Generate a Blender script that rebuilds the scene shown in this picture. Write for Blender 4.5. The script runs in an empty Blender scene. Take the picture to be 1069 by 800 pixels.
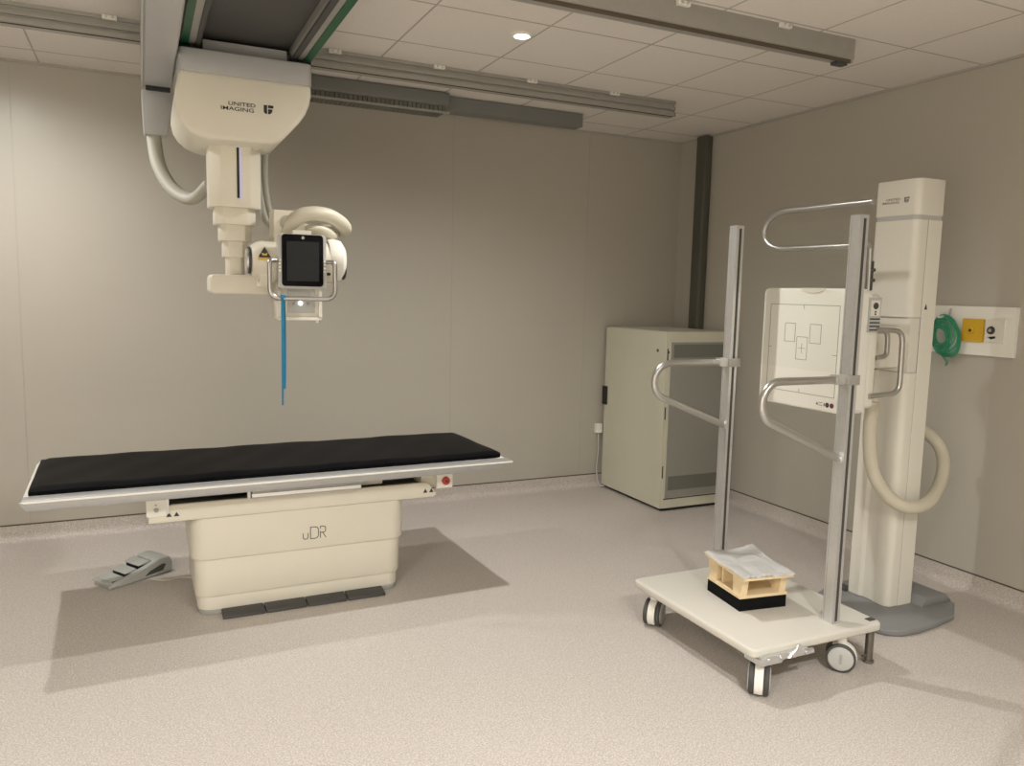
import bpy, bmesh, math, random
from mathutils import Vector, Matrix, noise

# ------------------------------------------------------------------ camera, light, exposure
scn = bpy.context.scene
COL = scn.collection
R = math.radians
random.seed(7)

F_PX, YAW, PITCH, ROLL = 821.36, R(25.244), R(-6.604), R(1.332)
fw = Vector((math.sin(YAW)*math.cos(PITCH), math.cos(YAW)*math.cos(PITCH), math.sin(PITCH)))
rt = Vector((math.cos(YAW), -math.sin(YAW), 0.0))
up = rt.cross(fw)
r_ = rt*math.cos(ROLL) + up*math.sin(ROLL)
u_ = -rt*math.sin(ROLL) + up*math.cos(ROLL)
cam = bpy.data.cameras.new('camera')
cam.sensor_width = 36.0
cam.lens = F_PX/1069*36.0
cam.clip_start = 0.05
cam_ob = bpy.data.objects.new('camera', cam)
COL.objects.link(cam_ob)
m3 = Matrix((r_, u_, -fw)).transposed()
cam_ob.matrix_world = Matrix.Translation((0, 0, 1.6)) @ m3.to_4x4()
scn.camera = cam_ob

vs = scn.view_settings
vs.view_transform = 'Standard'
vs.look = 'None'
vs.exposure = 0.0
vs.gamma = 1.0
vs.use_curve_mapping = False

world = bpy.data.worlds.new('world')
scn.world = world
world.use_nodes = True
world.node_tree.nodes['Background'].inputs[0].default_value = (1.0, 0.95, 0.88, 1)
world.node_tree.nodes['Background'].inputs[1].default_value = 0.05

XR, YB, H = 4.138, 5.548, 2.872
XL, YF = -2.7, -1.6
WARM = (1.0, 0.99, 0.975)
BLEND = 1.0
# recessed downlights, then two added fill lamps: (x, y, watts, cone degrees, label)
LIGHTS = [(1.75, 3.69, 146, 155, 'round recessed downlight glowing in the ceiling between the two rails'),
          (-0.76, 4.60, 116, 170, None), (1.20, -0.30, 400, 158, None), (-2.00, -0.60, 1060, 156, None), (2.3, 0.2, 40, 178, None)]  # last two are unseen fills added for left-facing sides and right wall

# ------------------------------------------------------------------ materials
def mat(name, color, rough=0.5, metal=0.0, spec=0.5, noise=0.0, nscale=40, bump=0.0, emit=None, estr=0.0, coat=0.0, alpha=None, trans=0.0):
    m = bpy.data.materials.new(name)
    m.use_nodes = True
    nt = m.node_tree
    b = nt.nodes['Principled BSDF']
    b.inputs['Base Color'].default_value = (*color, 1)
    b.inputs['Roughness'].default_value = rough
    b.inputs['Metallic'].default_value = metal
    b.inputs['Specular IOR Level'].default_value = spec
    b.inputs['Coat Weight'].default_value = coat
    b.inputs['Transmission Weight'].default_value = trans
    if emit:
        b.inputs['Emission Color'].default_value = (*emit, 1)
        b.inputs['Emission Strength'].default_value = estr
    if noise or bump:
        tc = nt.nodes.new('ShaderNodeTexCoord')
        nz = nt.nodes.new('ShaderNodeTexNoise')
        nz.inputs['Scale'].default_value = nscale
        nz.inputs['Detail'].default_value = 4
        nt.links.new(tc.outputs['Object'], nz.inputs['Vector'])
        if noise:
            rp = nt.nodes.new('ShaderNodeValToRGB')
            rp.color_ramp.elements[0].position = 0.3
            rp.color_ramp.elements[1].position = 0.7
            rp.color_ramp.elements[0].color = (*[c*(1-noise) for c in color], 1)
            rp.color_ramp.elements[1].color = (*[min(1, c*(1+noise)) for c in color], 1)
            nt.links.new(nz.outputs['Fac'], rp.inputs['Fac'])
            nt.links.new(rp.outputs['Color'], b.inputs['Base Color'])
        if bump:
            bp = nt.nodes.new('ShaderNodeBump')
            bp.inputs['Strength'].default_value = bump
            bp.inputs['Distance'].default_value = 0.002
            nt.links.new(nz.outputs['Fac'], bp.inputs['Height'])
            nt.links.new(bp.outputs['Normal'], b.inputs['Normal'])
    return m

def floor_mat():
    m = bpy.data.materials.new('speckled_vinyl'); m.use_nodes = True
    nt = m.node_tree; b = nt.nodes['Principled BSDF']
    tc = nt.nodes.new('ShaderNodeTexCoord')
    n1 = nt.nodes.new('ShaderNodeTexNoise'); n1.inputs['Scale'].default_value = 165; n1.inputs['Detail'].default_value = 2
    n2 = nt.nodes.new('ShaderNodeTexVoronoi'); n2.inputs['Scale'].default_value = 190
    n3 = nt.nodes.new('ShaderNodeTexNoise'); n3.inputs['Scale'].default_value = 1.3; n3.inputs['Detail'].default_value = 3
    for n in (n1, n2, n3): nt.links.new(tc.outputs['Object'], n.inputs['Vector'])
    r1 = nt.nodes.new('ShaderNodeValToRGB')
    e = r1.color_ramp.elements
    e[0].position = 0.33; e[0].color = (0.43, 0.358, 0.292, 1)
    e[1].position = 0.64; e[1].color = (0.64, 0.555, 0.47, 1)
    mid = e.new(0.5); mid.color = (0.525, 0.445, 0.368, 1)
    nt.links.new(n1.outputs['Fac'], r1.inputs['Fac'])
    mx = nt.nodes.new('ShaderNodeMixRGB'); mx.blend_type = 'MULTIPLY'; mx.inputs[0].default_value = 0.22
    nt.links.new(r1.outputs['Color'], mx.inputs[1])
    bw = nt.nodes.new('ShaderNodeRGBToBW')
    nt.links.new(n2.outputs['Color'], bw.inputs[0])
    nt.links.new(bw.outputs[0], mx.inputs[2])
    hs = nt.nodes.new('ShaderNodeHueSaturation'); hs.inputs['Saturation'].default_value = 0.62; hs.inputs['Value'].default_value = 1.12
    nt.links.new(mx.outputs['Color'], hs.inputs['Color'])
    nt.links.new(hs.outputs['Color'], b.inputs['Base Color'])
    rr = nt.nodes.new('ShaderNodeMapRange'); rr.inputs[3].default_value = 0.36; rr.inputs[4].default_value = 0.5
    nt.links.new(n3.outputs['Fac'], rr.inputs[0]); nt.links.new(rr.outputs[0], b.inputs['Roughness'])
    b.inputs['Specular IOR Level'].default_value = 0.35
    bp = nt.nodes.new('ShaderNodeBump'); bp.inputs['Strength'].default_value = 0.08; bp.inputs['Distance'].default_value = 0.002
    nt.links.new(n1.outputs['Fac'], bp.inputs['Height']); nt.links.new(bp.outputs['Normal'], b.inputs['Normal'])
    return m

def glass_mat():
    m = bpy.data.materials.new('clear_acrylic'); m.use_nodes = True
    nt = m.node_tree
    for n in list(nt.nodes): nt.nodes.remove(n)
    out = nt.nodes.new('ShaderNodeOutputMaterial')
    mix = nt.nodes.new('ShaderNodeMixShader')
    t = nt.nodes.new('ShaderNodeBsdfTransparent'); t.inputs[0].default_value = (0.985, 0.99, 0.985, 1)
    g = nt.nodes.new('ShaderNodeBsdfGlossy'); g.inputs['Roughness'].default_value = 0.06
    lw = nt.nodes.new('ShaderNodeLayerWeight'); lw.inputs[0].default_value = 0.5
    pw = nt.nodes.new('ShaderNodeMath'); pw.operation = 'POWER'; pw.inputs[1].default_value = 5.0
    ad = nt.nodes.new('ShaderNodeMath'); ad.operation = 'MULTIPLY_ADD'; ad.inputs[1].default_value = 0.6; ad.inputs[2].default_value = 0.018
    nt.links.new(lw.outputs['Facing'], pw.inputs[0]); nt.links.new(pw.outputs[0], ad.inputs[0])
    nt.links.new(ad.outputs[0], mix.inputs[0]); nt.links.new(t.outputs[0], mix.inputs[1]); nt.links.new(g.outputs[0], mix.inputs[2])
    nt.links.new(mix.outputs[0], out.inputs[0])
    return m

def tubing_mat():
    m = bpy.data.materials.new('green_tubing'); m.use_nodes = True
    b = m.node_tree.nodes['Principled BSDF']
    b.inputs['Base Color'].default_value = (0.04, 0.36, 0.19, 1)
    b.inputs['Roughness'].default_value = 0.15
    b.inputs['Alpha'].default_value = 0.62
    return m

M = {}
M['floor'] = floor_mat()
M['wall'] = mat('wall_panel', (0.475, 0.443, 0.378), 0.36, spec=0.42, noise=0.02, nscale=1.2, bump=0.02)
M['seam'] = mat('wall_seam', (0.44, 0.405, 0.345), 0.45)
M['ceil'] = mat('ceiling_tile', (0.76, 0.71, 0.65), 0.9, spec=0.1, noise=0.03, nscale=120, bump=0.1)
M['tbar'] = mat('ceiling_grid', (0.44, 0.405, 0.36), 0.7)
M['gap'] = mat('dark_joint', (0.10, 0.075, 0.05), 0.7)
M['cream'] = mat('cream_enamel', (0.77, 0.73, 0.615), 0.38, spec=0.4, noise=0.015, nscale=6)
M['white'] = mat('white_enamel', (0.78, 0.75, 0.66), 0.35, spec=0.4)
M['deck'] = mat('platform_white', (0.66, 0.635, 0.56), 0.42, spec=0.35)
M['bright'] = mat('off_white_plastic', (0.86, 0.84, 0.76), 0.42, spec=0.35)
M['satin'] = mat('satin_grey_paint', (0.44, 0.44, 0.43), 0.4, noise=0.02, nscale=12)
M['plate'] = mat('grey_floor_plate', (0.235, 0.24, 0.235), 0.45, noise=0.03, nscale=20)
M['grey'] = mat('grey_plastic', (0.36, 0.36, 0.34), 0.5, noise=0.03, nscale=20)
M['ltgrey'] = mat('light_grey_plastic', (0.50, 0.50, 0.47), 0.45, noise=0.02, nscale=20)
M['dkgrey'] = mat('dark_grey_plastic', (0.075, 0.073, 0.068), 0.5, spec=0.25)
M['black'] = mat('black_plastic', (0.012, 0.012, 0.012), 0.45)
M['slot'] = mat('dark_steel', (0.06, 0.06, 0.055), 0.6)  # one dark tone for slots, seams, hinges and recessed parts
M['pad'] = mat('black_vinyl', (0.006, 0.006, 0.007), 0.40, spec=0.025, bump=0.3, nscale=7)
M['alu'] = mat('brushed_aluminium', (0.66, 0.66, 0.65), 0.34, metal=0.75, noise=0.03, nscale=60)
M['rail'] = mat('rail_aluminium', (0.40, 0.39, 0.355), 0.45, metal=0.35, noise=0.03, nscale=20)
M['tray'] = mat('tray_grey', (0.20, 0.20, 0.185), 0.55)
M['railgrey'] = mat('anodised_rail', (0.42, 0.42, 0.41), 0.5, metal=0.5, noise=0.03, nscale=60)
M['darkmetal'] = mat('dull_metal', (0.23, 0.21, 0.18), 0.4, metal=0.8)
M['steel'] = mat('satin_steel_tube', (0.52, 0.51, 0.48), 0.30, metal=0.9)
M['chrome'] = mat('chrome', (0.75, 0.75, 0.74), 0.12, metal=1.0)
M['green'] = mat('green_stripe', (0.0, 0.085, 0.03), 0.4)
M['ink'] = mat('dark_ink', (0.035, 0.033, 0.03), 0.5)
M['line'] = mat('grey_print', (0.23, 0.22, 0.19), 0.6)
M['print'] = mat('grey_lettering', (0.11, 0.105, 0.09), 0.6)
M['screen'] = mat('dark_screen', (0.030, 0.031, 0.032), 0.3, spec=0.08, emit=(0.9, 0.95, 1.0), estr=0.004)
M['bezel'] = mat('black_glass', (0.006, 0.006, 0.007), 0.2, spec=0.08)
M['led'] = mat('white_led', (1, 1, 1), 0.3, emit=(0.95, 0.97, 1.0), estr=6)
M['strip'] = mat('lilac_light_strip', (0.6, 0.6, 0.8), 0.3, emit=(0.72, 0.68, 1.0), estr=0.12)
M['lens'] = mat('downlight_lens', (1, 1, 1), 0.4, emit=(1.0, 0.93, 0.80), estr=14)
M['yellow'] = mat('yellow_plastic', (0.66, 0.40, 0.02), 0.45)
M['sticker'] = mat('yellow_sticker', (0.80, 0.55, 0.12), 0.5)
M['red'] = mat('red_plastic', (0.50, 0.05, 0.04), 0.35)
M['blue'] = mat('blue_strap', (0.012, 0.20, 0.36), 0.55, noise=0.1, nscale=60)
M['wood'] = mat('pale_plywood', (0.80, 0.64, 0.40), 0.6, noise=0.06, nscale=25)
M['foam'] = mat('black_foam', (0.008, 0.008, 0.008), 0.95, spec=0.1, bump=0.4, nscale=200)
M['cloth'] = mat('white_paper_sheet', (0.82, 0.81, 0.79), 0.8, spec=0.1, bump=0.3, nscale=30)
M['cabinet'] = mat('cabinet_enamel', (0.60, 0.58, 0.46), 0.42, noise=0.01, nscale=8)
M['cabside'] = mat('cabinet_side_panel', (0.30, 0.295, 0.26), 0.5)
M['vent'] = mat('perforated_vent', (0.165, 0.165, 0.135), 0.7)
M['conduit'] = mat('olive_grey_duct', (0.085, 0.085, 0.065), 0.55)
M['hose'] = mat('cream_hose', (0.62, 0.58, 0.46), 0.5)
M['hosegrey'] = mat('grey_hose', (0.40, 0.385, 0.32), 0.55)
M['pedalgrey'] = mat('footswitch_grey', (0.43, 0.44, 0.41), 0.5, noise=0.03, nscale=30)
M['acrylic'] = glass_mat()
M['tubing'] = tubing_mat()

# ------------------------------------------------------------------ mesh helpers
ORG = {}
def rrect(x0, x1, y0, y1, r, seg=5):
    pts = []
    for cx, cy, a0 in ((x1-r, y1-r, 0), (x0+r, y1-r, 90), (x0+r, y0+r, 180), (x1-r, y0+r, 270)):
        for k in range(seg+1):
            a = R(a0+90*k/seg)
            pts.append((cx+r*math.cos(a), cy+r*math.sin(a)))
    return pts

def fillet(pts, r, seg=6):
    """round the inner corners of a 3-D polyline"""
    pts = [Vector(p) for p in pts]
    out = [pts[0]]
    for i in range(1, len(pts)-1):
        p, a, b = pts[i], pts[i-1], pts[i+1]
        rr = r[i-1] if isinstance(r, (list, tuple)) else r
        da, db = (a-p), (b-p)
        la, lb = da.length, db.length
        da.normalize(); db.normalize()
        ang = da.angle(db)
        d = min(rr/math.tan(ang/2), la*0.49, lb*0.49)
        s, e = p+da*d, p+db*d
        for k in range(seg+1):
            t = k/seg
            q = s*(1-t)**2 + p*2*t*(1-t)*1.0 + e*t**2
            # pull the parabola out to a near circular arc
            out.append(q)
    out.append(pts[-1])
    return out

def spline(pts, n=8):
    """Catmull-Rom through points"""
    P = [Vector(p) for p in pts]
    P = [P[0]*2-P[1]] + P + [P[-1]*2-P[-2]]
    out = []
    for i in range(1, len(P)-2):
        p0, p1, p2, p3 = P[i-1:i+3]
        for k in range(n):
            t = k/n
            out.append(0.5*((2*p1)+(p2-p0)*t+(2*p0-5*p1+4*p2-p3)*t*t+(3*p1-p0-3*p2+p3)*t**3))
    out.append(P[-2])
    return out

class MB:
    def __init__(self):
        self.bm = bmesh.new()
        self.idx = 0
    def _merge(self, b, mi=None):
        me = bpy.data.meshes.new('tmp')
        for f in b.faces: f.material_index = self.idx
        b.to_mesh(me); b.free()
        self.bm.from_mesh(me)
        bpy.data.meshes.remove(me)
        return self
    def m(self, i):
        self.idx = i; return self
    def _bev(self, b, w, seg, ang=30):
        if w > 0:
            es = [e for e in b.edges if len(e.link_faces) == 2 and e.calc_face_angle(0) > R(ang)]
            bmesh.ops.bevel(b, geom=es, offset=w, offset_type='OFFSET', segments=seg, profile=0.5, affect='EDGES', clamp_overlap=True)
    def box(self, x0, x1, y0, y1, z0, z1, bev=0.0, seg=2, mtx=None):
        b = bmesh.new()
        vs_ = [b.verts.new(p) for p in ((x0,y0,z0),(x1,y0,z0),(x1,y1,z0),(x0,y1,z0),(x0,y0,z1),(x1,y0,z1),(x1,y1,z1),(x0,y1,z1))]
        for f in ((3,2,1,0),(4,5,6,7),(0,1,5,4),(1,2,6,5),(2,3,7,6),(3,0,4,7)): b.faces.new([vs_[i] for i in f])
        self._bev(b, bev, seg)
        if mtx: bmesh.ops.transform(b, matrix=mtx, verts=b.verts)
        return self._merge(b)
    def prism(self, poly, axis, a, c, bev=0.0, seg=2, mtx=None, ang=30):
        """extrude a 2-D polygon along an axis; poly is in (y,z) for x, (x,z) for y, (x,y) for z"""
        def pt(p, t):
            return {'x': (t, p[0], p[1]), 'y': (p[0], t, p[1]), 'z': (p[0], p[1], t)}[axis]
        b = bmesh.new()
        lo = [b.verts.new(pt(p, a)) for p in poly]
        hi = [b.verts.new(pt(p, c)) for p in poly]
        n = len(poly)
        b.faces.new(lo); b.faces.new(hi)
        for i in range(n):
            b.faces.new((lo[i], lo[(i+1) % n], hi[(i+1) % n], hi[i]))
        bmesh.ops.recalc_face_normals(b, faces=b.faces)
        self._bev(b, bev, seg, ang)
        if mtx: bmesh.ops.transform(b, matrix=mtx, verts=b.verts)
        return self._merge(b)
    def loft(self, rings, cap=True):
        b = bmesh.new()
        rs = [[b.verts.new(p) for p in ring] for ring in rings]
        n = len(rs[0])
        for a, c in zip(rs, rs[1:]):
            for i in range(n): b.faces.new((a[i], a[(i+1) % n], c[(i+1) % n], c[i]))
        if cap: b.faces.new(rs[0]); b.faces.new(rs[-1])
        bmesh.ops.recalc_face_normals(b, faces=b.faces)
        return self._merge(b)
    def tube(self, path, r, seg=12, closed=False, flat=1.0):
        P = [Vector(p) for p in path]
        Q = [P[0]]
        for p in P[1:]:
            if (p-Q[-1]).length > 1e-5: Q.append(p)
        P = Q; n = len(P)
        T = []
        for i in range(n):
            if closed: d = P[(i+1) % n]-P[i-1]
            else: d = P[min(i+1, n-1)]-P[max(i-1, 0)]
            T.append(d.normalized())
        ref = Vector((0, 0, 1)) if abs(T[0].z) < 0.9 else Vector((1, 0, 0))
        N = (ref - T[0]*ref.dot(T[0])).normalized()
        rings = []
        for i in range(n):
            N = (N - T[i]*N.dot(T[i])).normalized()
            B = T[i].cross(N)
            rad = r(i/(n-1)) if callable(r) else r
            rings.append([P[i]+N*math.cos(2*math.pi*k/seg)*rad+B*math.sin(2*math.pi*k/seg)*rad*flat for k in range(seg)])
        if closed: return self.loft(rings+[rings[0]], cap=False)
        return self.loft(rings)
    def cyl(self, p0, p1, r, seg=24, r2=None, bev=0.0):
        p0, p1 = Vector(p0), Vector(p1)
        d = p1-p0
        prof = [(0, r), (1, r2 if r2 is not None else r)]
        if bev:
            L = d.length; t = bev/L
            prof = [(0, r-bev), (t*0.3, r-bev*0.3), (t, r), (1-t, r), (1-t*0.3, r-bev*0.3), (1, r-bev)]
        return self.lathe(p0, d, prof, seg)
    def lathe(self, p0, d, prof, seg=28):
        """prof: list of (t along d, radius)"""
        p0, d = Vector(p0), Vector(d)
        w = d.normalized()
        ref = Vector((0, 0, 1)) if abs(w.z) < 0.9 else Vector((1, 0, 0))
        N = (ref-w*ref.dot(w)).normalized(); B = w.cross(N)
        rings = [[p0+d*t+N*math.cos(2*math.pi*k/seg)*r+B*math.sin(2*math.pi*k/seg)*r for k in range(seg)] for t, r in prof]
        return self.loft(rings)
    def text(self, s, mtx, size, depth=0.0008, sx=1.0, bold=0.0):
        cu = bpy.data.curves.new('t', 'FONT'); cu.body = s; cu.size = size; cu.extrude = depth; cu.offset = bold
        ob = bpy.data.objects.new('t', cu); COL.objects.link(ob)
        bpy.context.view_layer.update()
        me = bpy.data.meshes.new_from_object(ob)
        bpy.data.objects.remove(ob); bpy.data.curves.remove(cu)
        b = bmesh.new(); b.from_mesh(me); bpy.data.meshes.remove(me)
        bmesh.ops.transform(b, matrix=mtx @ Matrix.Diagonal((sx, 1, 1, 1)), verts=b.verts)
        return self._merge(b)
    def build(self, name, mats, parent=None, local=False, smooth=True, loc=None):
        me = bpy.data.meshes.new(name)
        ob = bpy.data.objects.new(name, me)
        COL.objects.link(ob)
        o = Vector((0, 0, 0))
        if parent is not None:
            ob.parent = parent
            if not local: o = ORG.get(parent.name, Vector((0, 0, 0)))
        elif loc is not None:
            o = Vector(loc); ob.location = o
        ORG[ob.name] = o
        if o.length: bmesh.ops.translate(self.bm, vec=-o, verts=self.bm.verts)
        self.bm.to_mesh(me); self.bm.free()
        for mm in (mats if isinstance(mats, (list, tuple)) else [mats]): me.materials.append(M[mm])
        if smooth:
            for p in me.polygons: p.use_smooth = True
            me.set_sharp_from_angle(angle=R(38))
        return ob

def tag(o, label=None, cat=None, group=None, kind=None):
    if label: o['label'] = label
    if cat: o['category'] = cat
    if group: o['group'] = group
    if kind: o['kind'] = kind
    return o

def thing(name, loc, label, cat, rz=0.0, group=None):
    o = bpy.data.objects.new(name, None); COL.objects.link(o)
    o.empty_display_size = 0.1
    o.location = loc; o.rotation_euler = (0, 0, rz)
    ORG[o.name] = Vector(loc)
    return tag(o, label, cat, group)

def frame(o, xd, yd):
    """matrix whose x and y axes lie along xd and yd"""
    xd, yd = Vector(xd).normalized(), Vector(yd).normalized()
    z = xd.cross(yd)
    m = Matrix((xd, yd, z)).transposed().to_4x4()
    m.translation = Vector(o)
    return m

# ------------------------------------------------------------------ the room
def struct(ob, label, cat): return tag(ob, label, cat, kind='structure')

struct(MB().box(XL-.1, XR+.1, YF-.1, YB+.1, -0.06, 0).build('floor', 'floor', smooth=False), 'speckled beige vinyl floor', 'floor')
c = MB().box(XL-.1, XR+.1, YF-.1, YB+.1, H, H+.06)
c.m(1)
TX = [3.556-.58*k for k in range(-1, 12)]
TY = [2.92+.585*k for k in range(-8, 5)]
for x in TX:
    if XL < x < XR: c.box(x-.004, x+.004, YF, YB, H-.0015, H+.001)
for y in TY:
    if YF < y < YB: c.box(XL, XR, y-.004, y+.004, H-.0015, H+.001)
struct(c.build('ceiling', ['ceil', 'tbar'], smooth=False), 'suspended ceiling of pale square tiles in a thin grid', 'ceiling')

w = MB().box(XL-.1, XR+.1, YB, YB+.1, 0, H)
w.m(1)
for x in (-0.66, 2.10, 3.25): w.box(x-.003, x+.003, YB-.0012, YB+.001, 0.10, H)
struct(w.build('wall_back', ['wall', 'seam'], smooth=False), 'grey beige panelled back wall', 'wall')
struct(MB().box(XR, XR+.1, YF-.1, YB+.1, 0, H).build('wall_right', 'wall', smooth=False), 'grey beige right wall', 'wall')
struct(MB().box(XL-.1, XL, YF-.1, YB+.1, 0, H).build('wall_left', 'wall', smooth=False), 'grey beige left wall', 'wall')
struct(MB().box(XL-.1, XR+.1, YF-.1, YF, 0, H).build('wall_front', 'wall', smooth=False), 'grey beige wall on the camera side', 'wall')

def cove(name, p0, p1, inward, label):
    """coved vinyl skirting: 0.1 m up the wall with a soft radius to the floor"""
    p0, p1, n = Vector(p0), Vector(p1), Vector(inward)
    prof = [(0.0, 0.0), (0.0, 0.1), (0.004, 0.1), (0.004, 0.045)]
    for k in range(1, 7):
        a = R(90*k/6)
        prof.append((0.004+0.041*(1-math.cos(a)), 0.045-0.0435*math.sin(a)))
    prof.append((0.05, 0.0))
    b = MB()
    b.loft([[p+n*a+Vector((0, 0, z)) for a, z in prof] for p in (p0, p1)])
    return struct(b.build(name, 'floor'), label, 'baseboard')
cove('baseboard_back', (XL, YB, 0), (XR, YB, 0), (0, -1, 0), 'coved beige skirting along the back wall')
cove('baseboard_right', (XR, YF, 0), (XR, YB, 0), (-1, 0, 0), 'coved beige skirting along the right wall')
struct(MB().box(XL, XR, YB-.005, YB+.002, .1, .107).build('trim_1', 'gap', smooth=False), 'dark joint line above the back skirting', 'trim')
struct(MB().box(XR-.005, XR+.002, YF, YB, .1, .107).build('trim_2', 'gap', smooth=False), 'dark joint line above the right skirting', 'trim')
struct(MB().box(XL, XR, YB-.018, YB, H-.012, H).build('trim_3', 'tbar', smooth=False), 'ceiling edge angle on the back wall', 'trim')
struct(MB().box(XR-.018, XR, YF, YB, H-.012, H).build('trim_4', 'tbar', smooth=False), 'ceiling edge angle on the right wall', 'trim')

# ------------------------------------------------------------------ downlights and added fill lamps
for i, (x, y, wt, cone, lab) in enumerate(LIGHTS):
    ld = bpy.data.lights.new('downlight_or_fill_lamp', 'SPOT')
    ld.energy = wt; ld.color = WARM
    ld.spot_size = R(cone); ld.spot_blend = 0.45 if cone > 175 else BLEND; ld.shadow_soft_size = 0.035
    lo = bpy.data.objects.new('downlight_or_fill_lamp', ld); COL.objects.link(lo)
    if lab:
        t = thing('downlight', (x, y, H), lab, 'ceiling light')
        MB().lathe((x, y, H+.001), (0, 0, -.012), [(0, .054), (.6, .054), (1, .048), (1, .040), (.3, .038)]).build('trim_ring', 'bright', t)
        MB().lathe((x, y, H-.001), (0, 0, -.006), [(0, .039), (.7, .037), (1, .02)]).build('lens', 'lens', t)
        lo.parent = t; lo.location = (0, 0, -.025)
    else:
        lo.location = (x, y, H-.02)

# ------------------------------------------------------------------ ceiling rails
def ceiling_rail(y0, z0, x0, x1, label, clips, dark_lip):
    h = H-z0
    t = thing('ceiling_rail', ((x0+x1)/2, y0+.035, H), label, 'ceiling rail', group=None)
    if dark_lip:
        prof = [(y0, H), (y0, z0+.018), (y0+.008, z0+.012), (y0+.008, z0), (y0+.062, z0), (y0+.062, z0+.012), (y0+.07, z0+.018), (y0+.07, H)]
    else:
        prof = [(y0, H), (y0, z0+h*.82), (y0+.012, z0+h*.80), (y0+.012, z0+h*.62), (y0, z0+h*.60), (y0, z0+h*.42), (y0+.012, z0+h*.40), (y0+.012, z0+h*.26),
                (y0-.004, z0+h*.24), (y0-.004, z0), (y0+.074, z0), (y0+.074, z0+h*.24), (y0+.07, H)]
    MB().prism(prof, 'x', x0, x1).build('rail_profile', 'rail', t, smooth=False)
    MB().prism([(a*0.985+(y0+.035)*.015, b*.985+(z0+h/2)*.015) for a, b in prof], 'x', x1, x1+.004).build('end_cap', 'slot' if not dark_lip else 'rail', t, smooth=False)
    b = MB()
    b.box(x0, x1-.015, y0+.004, y0+.012, z0-.004, z0+.012)
    b.build('running_lip', 'gap', t, smooth=False)
    if dark_lip: MB().box(x1-.10, x1-.03, y0+.01, y0+.05, z0-.016, z0-.001, .003).build('end_stop', 'dkgrey', t)
    for x in clips:
        k = MB().box(x-.032, x+.032, y0-.022, y0-.002, H-.022, H-.002, .003).build('rail_clip', 'bright', t)
        d = MB()
        d.cyl((x-.014, y0-.0215, H-.012), (x-.014, y0-.028, H-.012), .006, 12)
        d.cyl((x+.014, y0-.0215, H-.012), (x+.014, y0-.028, H-.012), .006, 12)
        d.build('bolt', 'alu', k)
    return t
ceiling_rail(2.95, 2.762, -1.5, 3.21, 'wide grey aluminium ceiling rail nearest the camera, with a brown lower lip', (2.165, 2.749, 1.585), True)
ceiling_rail(4.41, 2.775, -1.5, 3.22, 'grooved grey aluminium ceiling rail behind the X-ray head, running over the table', (-.10, .39, .979, 1.571, 2.16, 2.744), False)

# bridge of two beams with green stripes
t = thing('ceiling_bridge', (.47, 3.6, 2.75), 'travelling bridge of two grey beams with green stripes under the ceiling rails', 'ceiling bridge')
for s, x0, x1 in ((-1, .188, .272), (1, .672, .765)):
    bm_ = MB().prism([(x0, 2.752), (x0, 2.69), (x0+.006, 2.672), (x1-.006, 2.672), (x1, 2.69), (x1, 2.752)], 'y', 2.2, 4.62).build('beam', 'rail', t, smooth=False)
    if s < 0:
        MB().box(x0+.002, x0+.034, 2.2, 4.5, 2.666, 2.6735).build('stripe', 'green', bm_, smooth=False)
        MB().box(x1-.020, x1-.001, 2.2, 4.5, 2.664, 2.6735).build('slot', 'slot', bm_, smooth=False)
        MB().box(x0-.002, x1+.012, 3.965, 4.06, 2.648, 2.695, .004).build('wheel_block', 'black', bm_)
    else:
        MB().box(x1-.036, x1-.002, 2.2, 4.5, 2.666, 2.6735).build('stripe', 'green', bm_, smooth=False)
        MB().box(x0+.001, x0+.028, 2.2, 4.5, 2.664, 2.6735).build('slot', 'slot', bm_, smooth=False)
        MB().box(x0-.016, x1+.002, 3.965, 4.06, 2.648, 2.695, .004).build('wheel_block', 'black', bm_)
MB().box(.27, .68, 4.50, 4.60, 2.68, 2.745, .004).build('cross_beam', 'grey', t)
MB().box(.273, .671, 2.6, 4.49, 2.722, 2.730, .002, 1).build('cover_plate', 'dkgrey', t)

# cable trough along the back wall
t = thing('cable_trough', (1.6, 5.05, H), 'dark grey two-step cable trough under the ceiling along the back wall', 'cable tray')
MB().prism([(4.95, H-.004), (4.95, 2.795), (4.956, 2.785), (5.14, 2.785), (5.146, 2.795), (5.146, H-.004)], 'x', .30, 1.84, .004).build('upper_tray', 'tray', t)
b = MB()
for k in range(52):
    x = .32+k*.029
    b.box(x, x+.024, 4.965, 5.13, 2.745, 2.784, .003, 1)
tag(b.build('drag_chain', 'vent', t), 'dark ribbed drag chain')
MB().box(.30, 1.845, 4.955, 4.962, 2.736, 2.75).build('lip', 'rail', t, smooth=False)
MB().prism([(5.03, H-.004), (5.03, 2.778), (5.15, 2.778), (5.15, H-.004), (5.13, H-.004), (5.13, 2.79), (5.05, 2.79), (5.05, H-.004)], 'x', 1.845, 2.88).build('lower_tray', 'tray', t, smooth=False)

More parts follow.
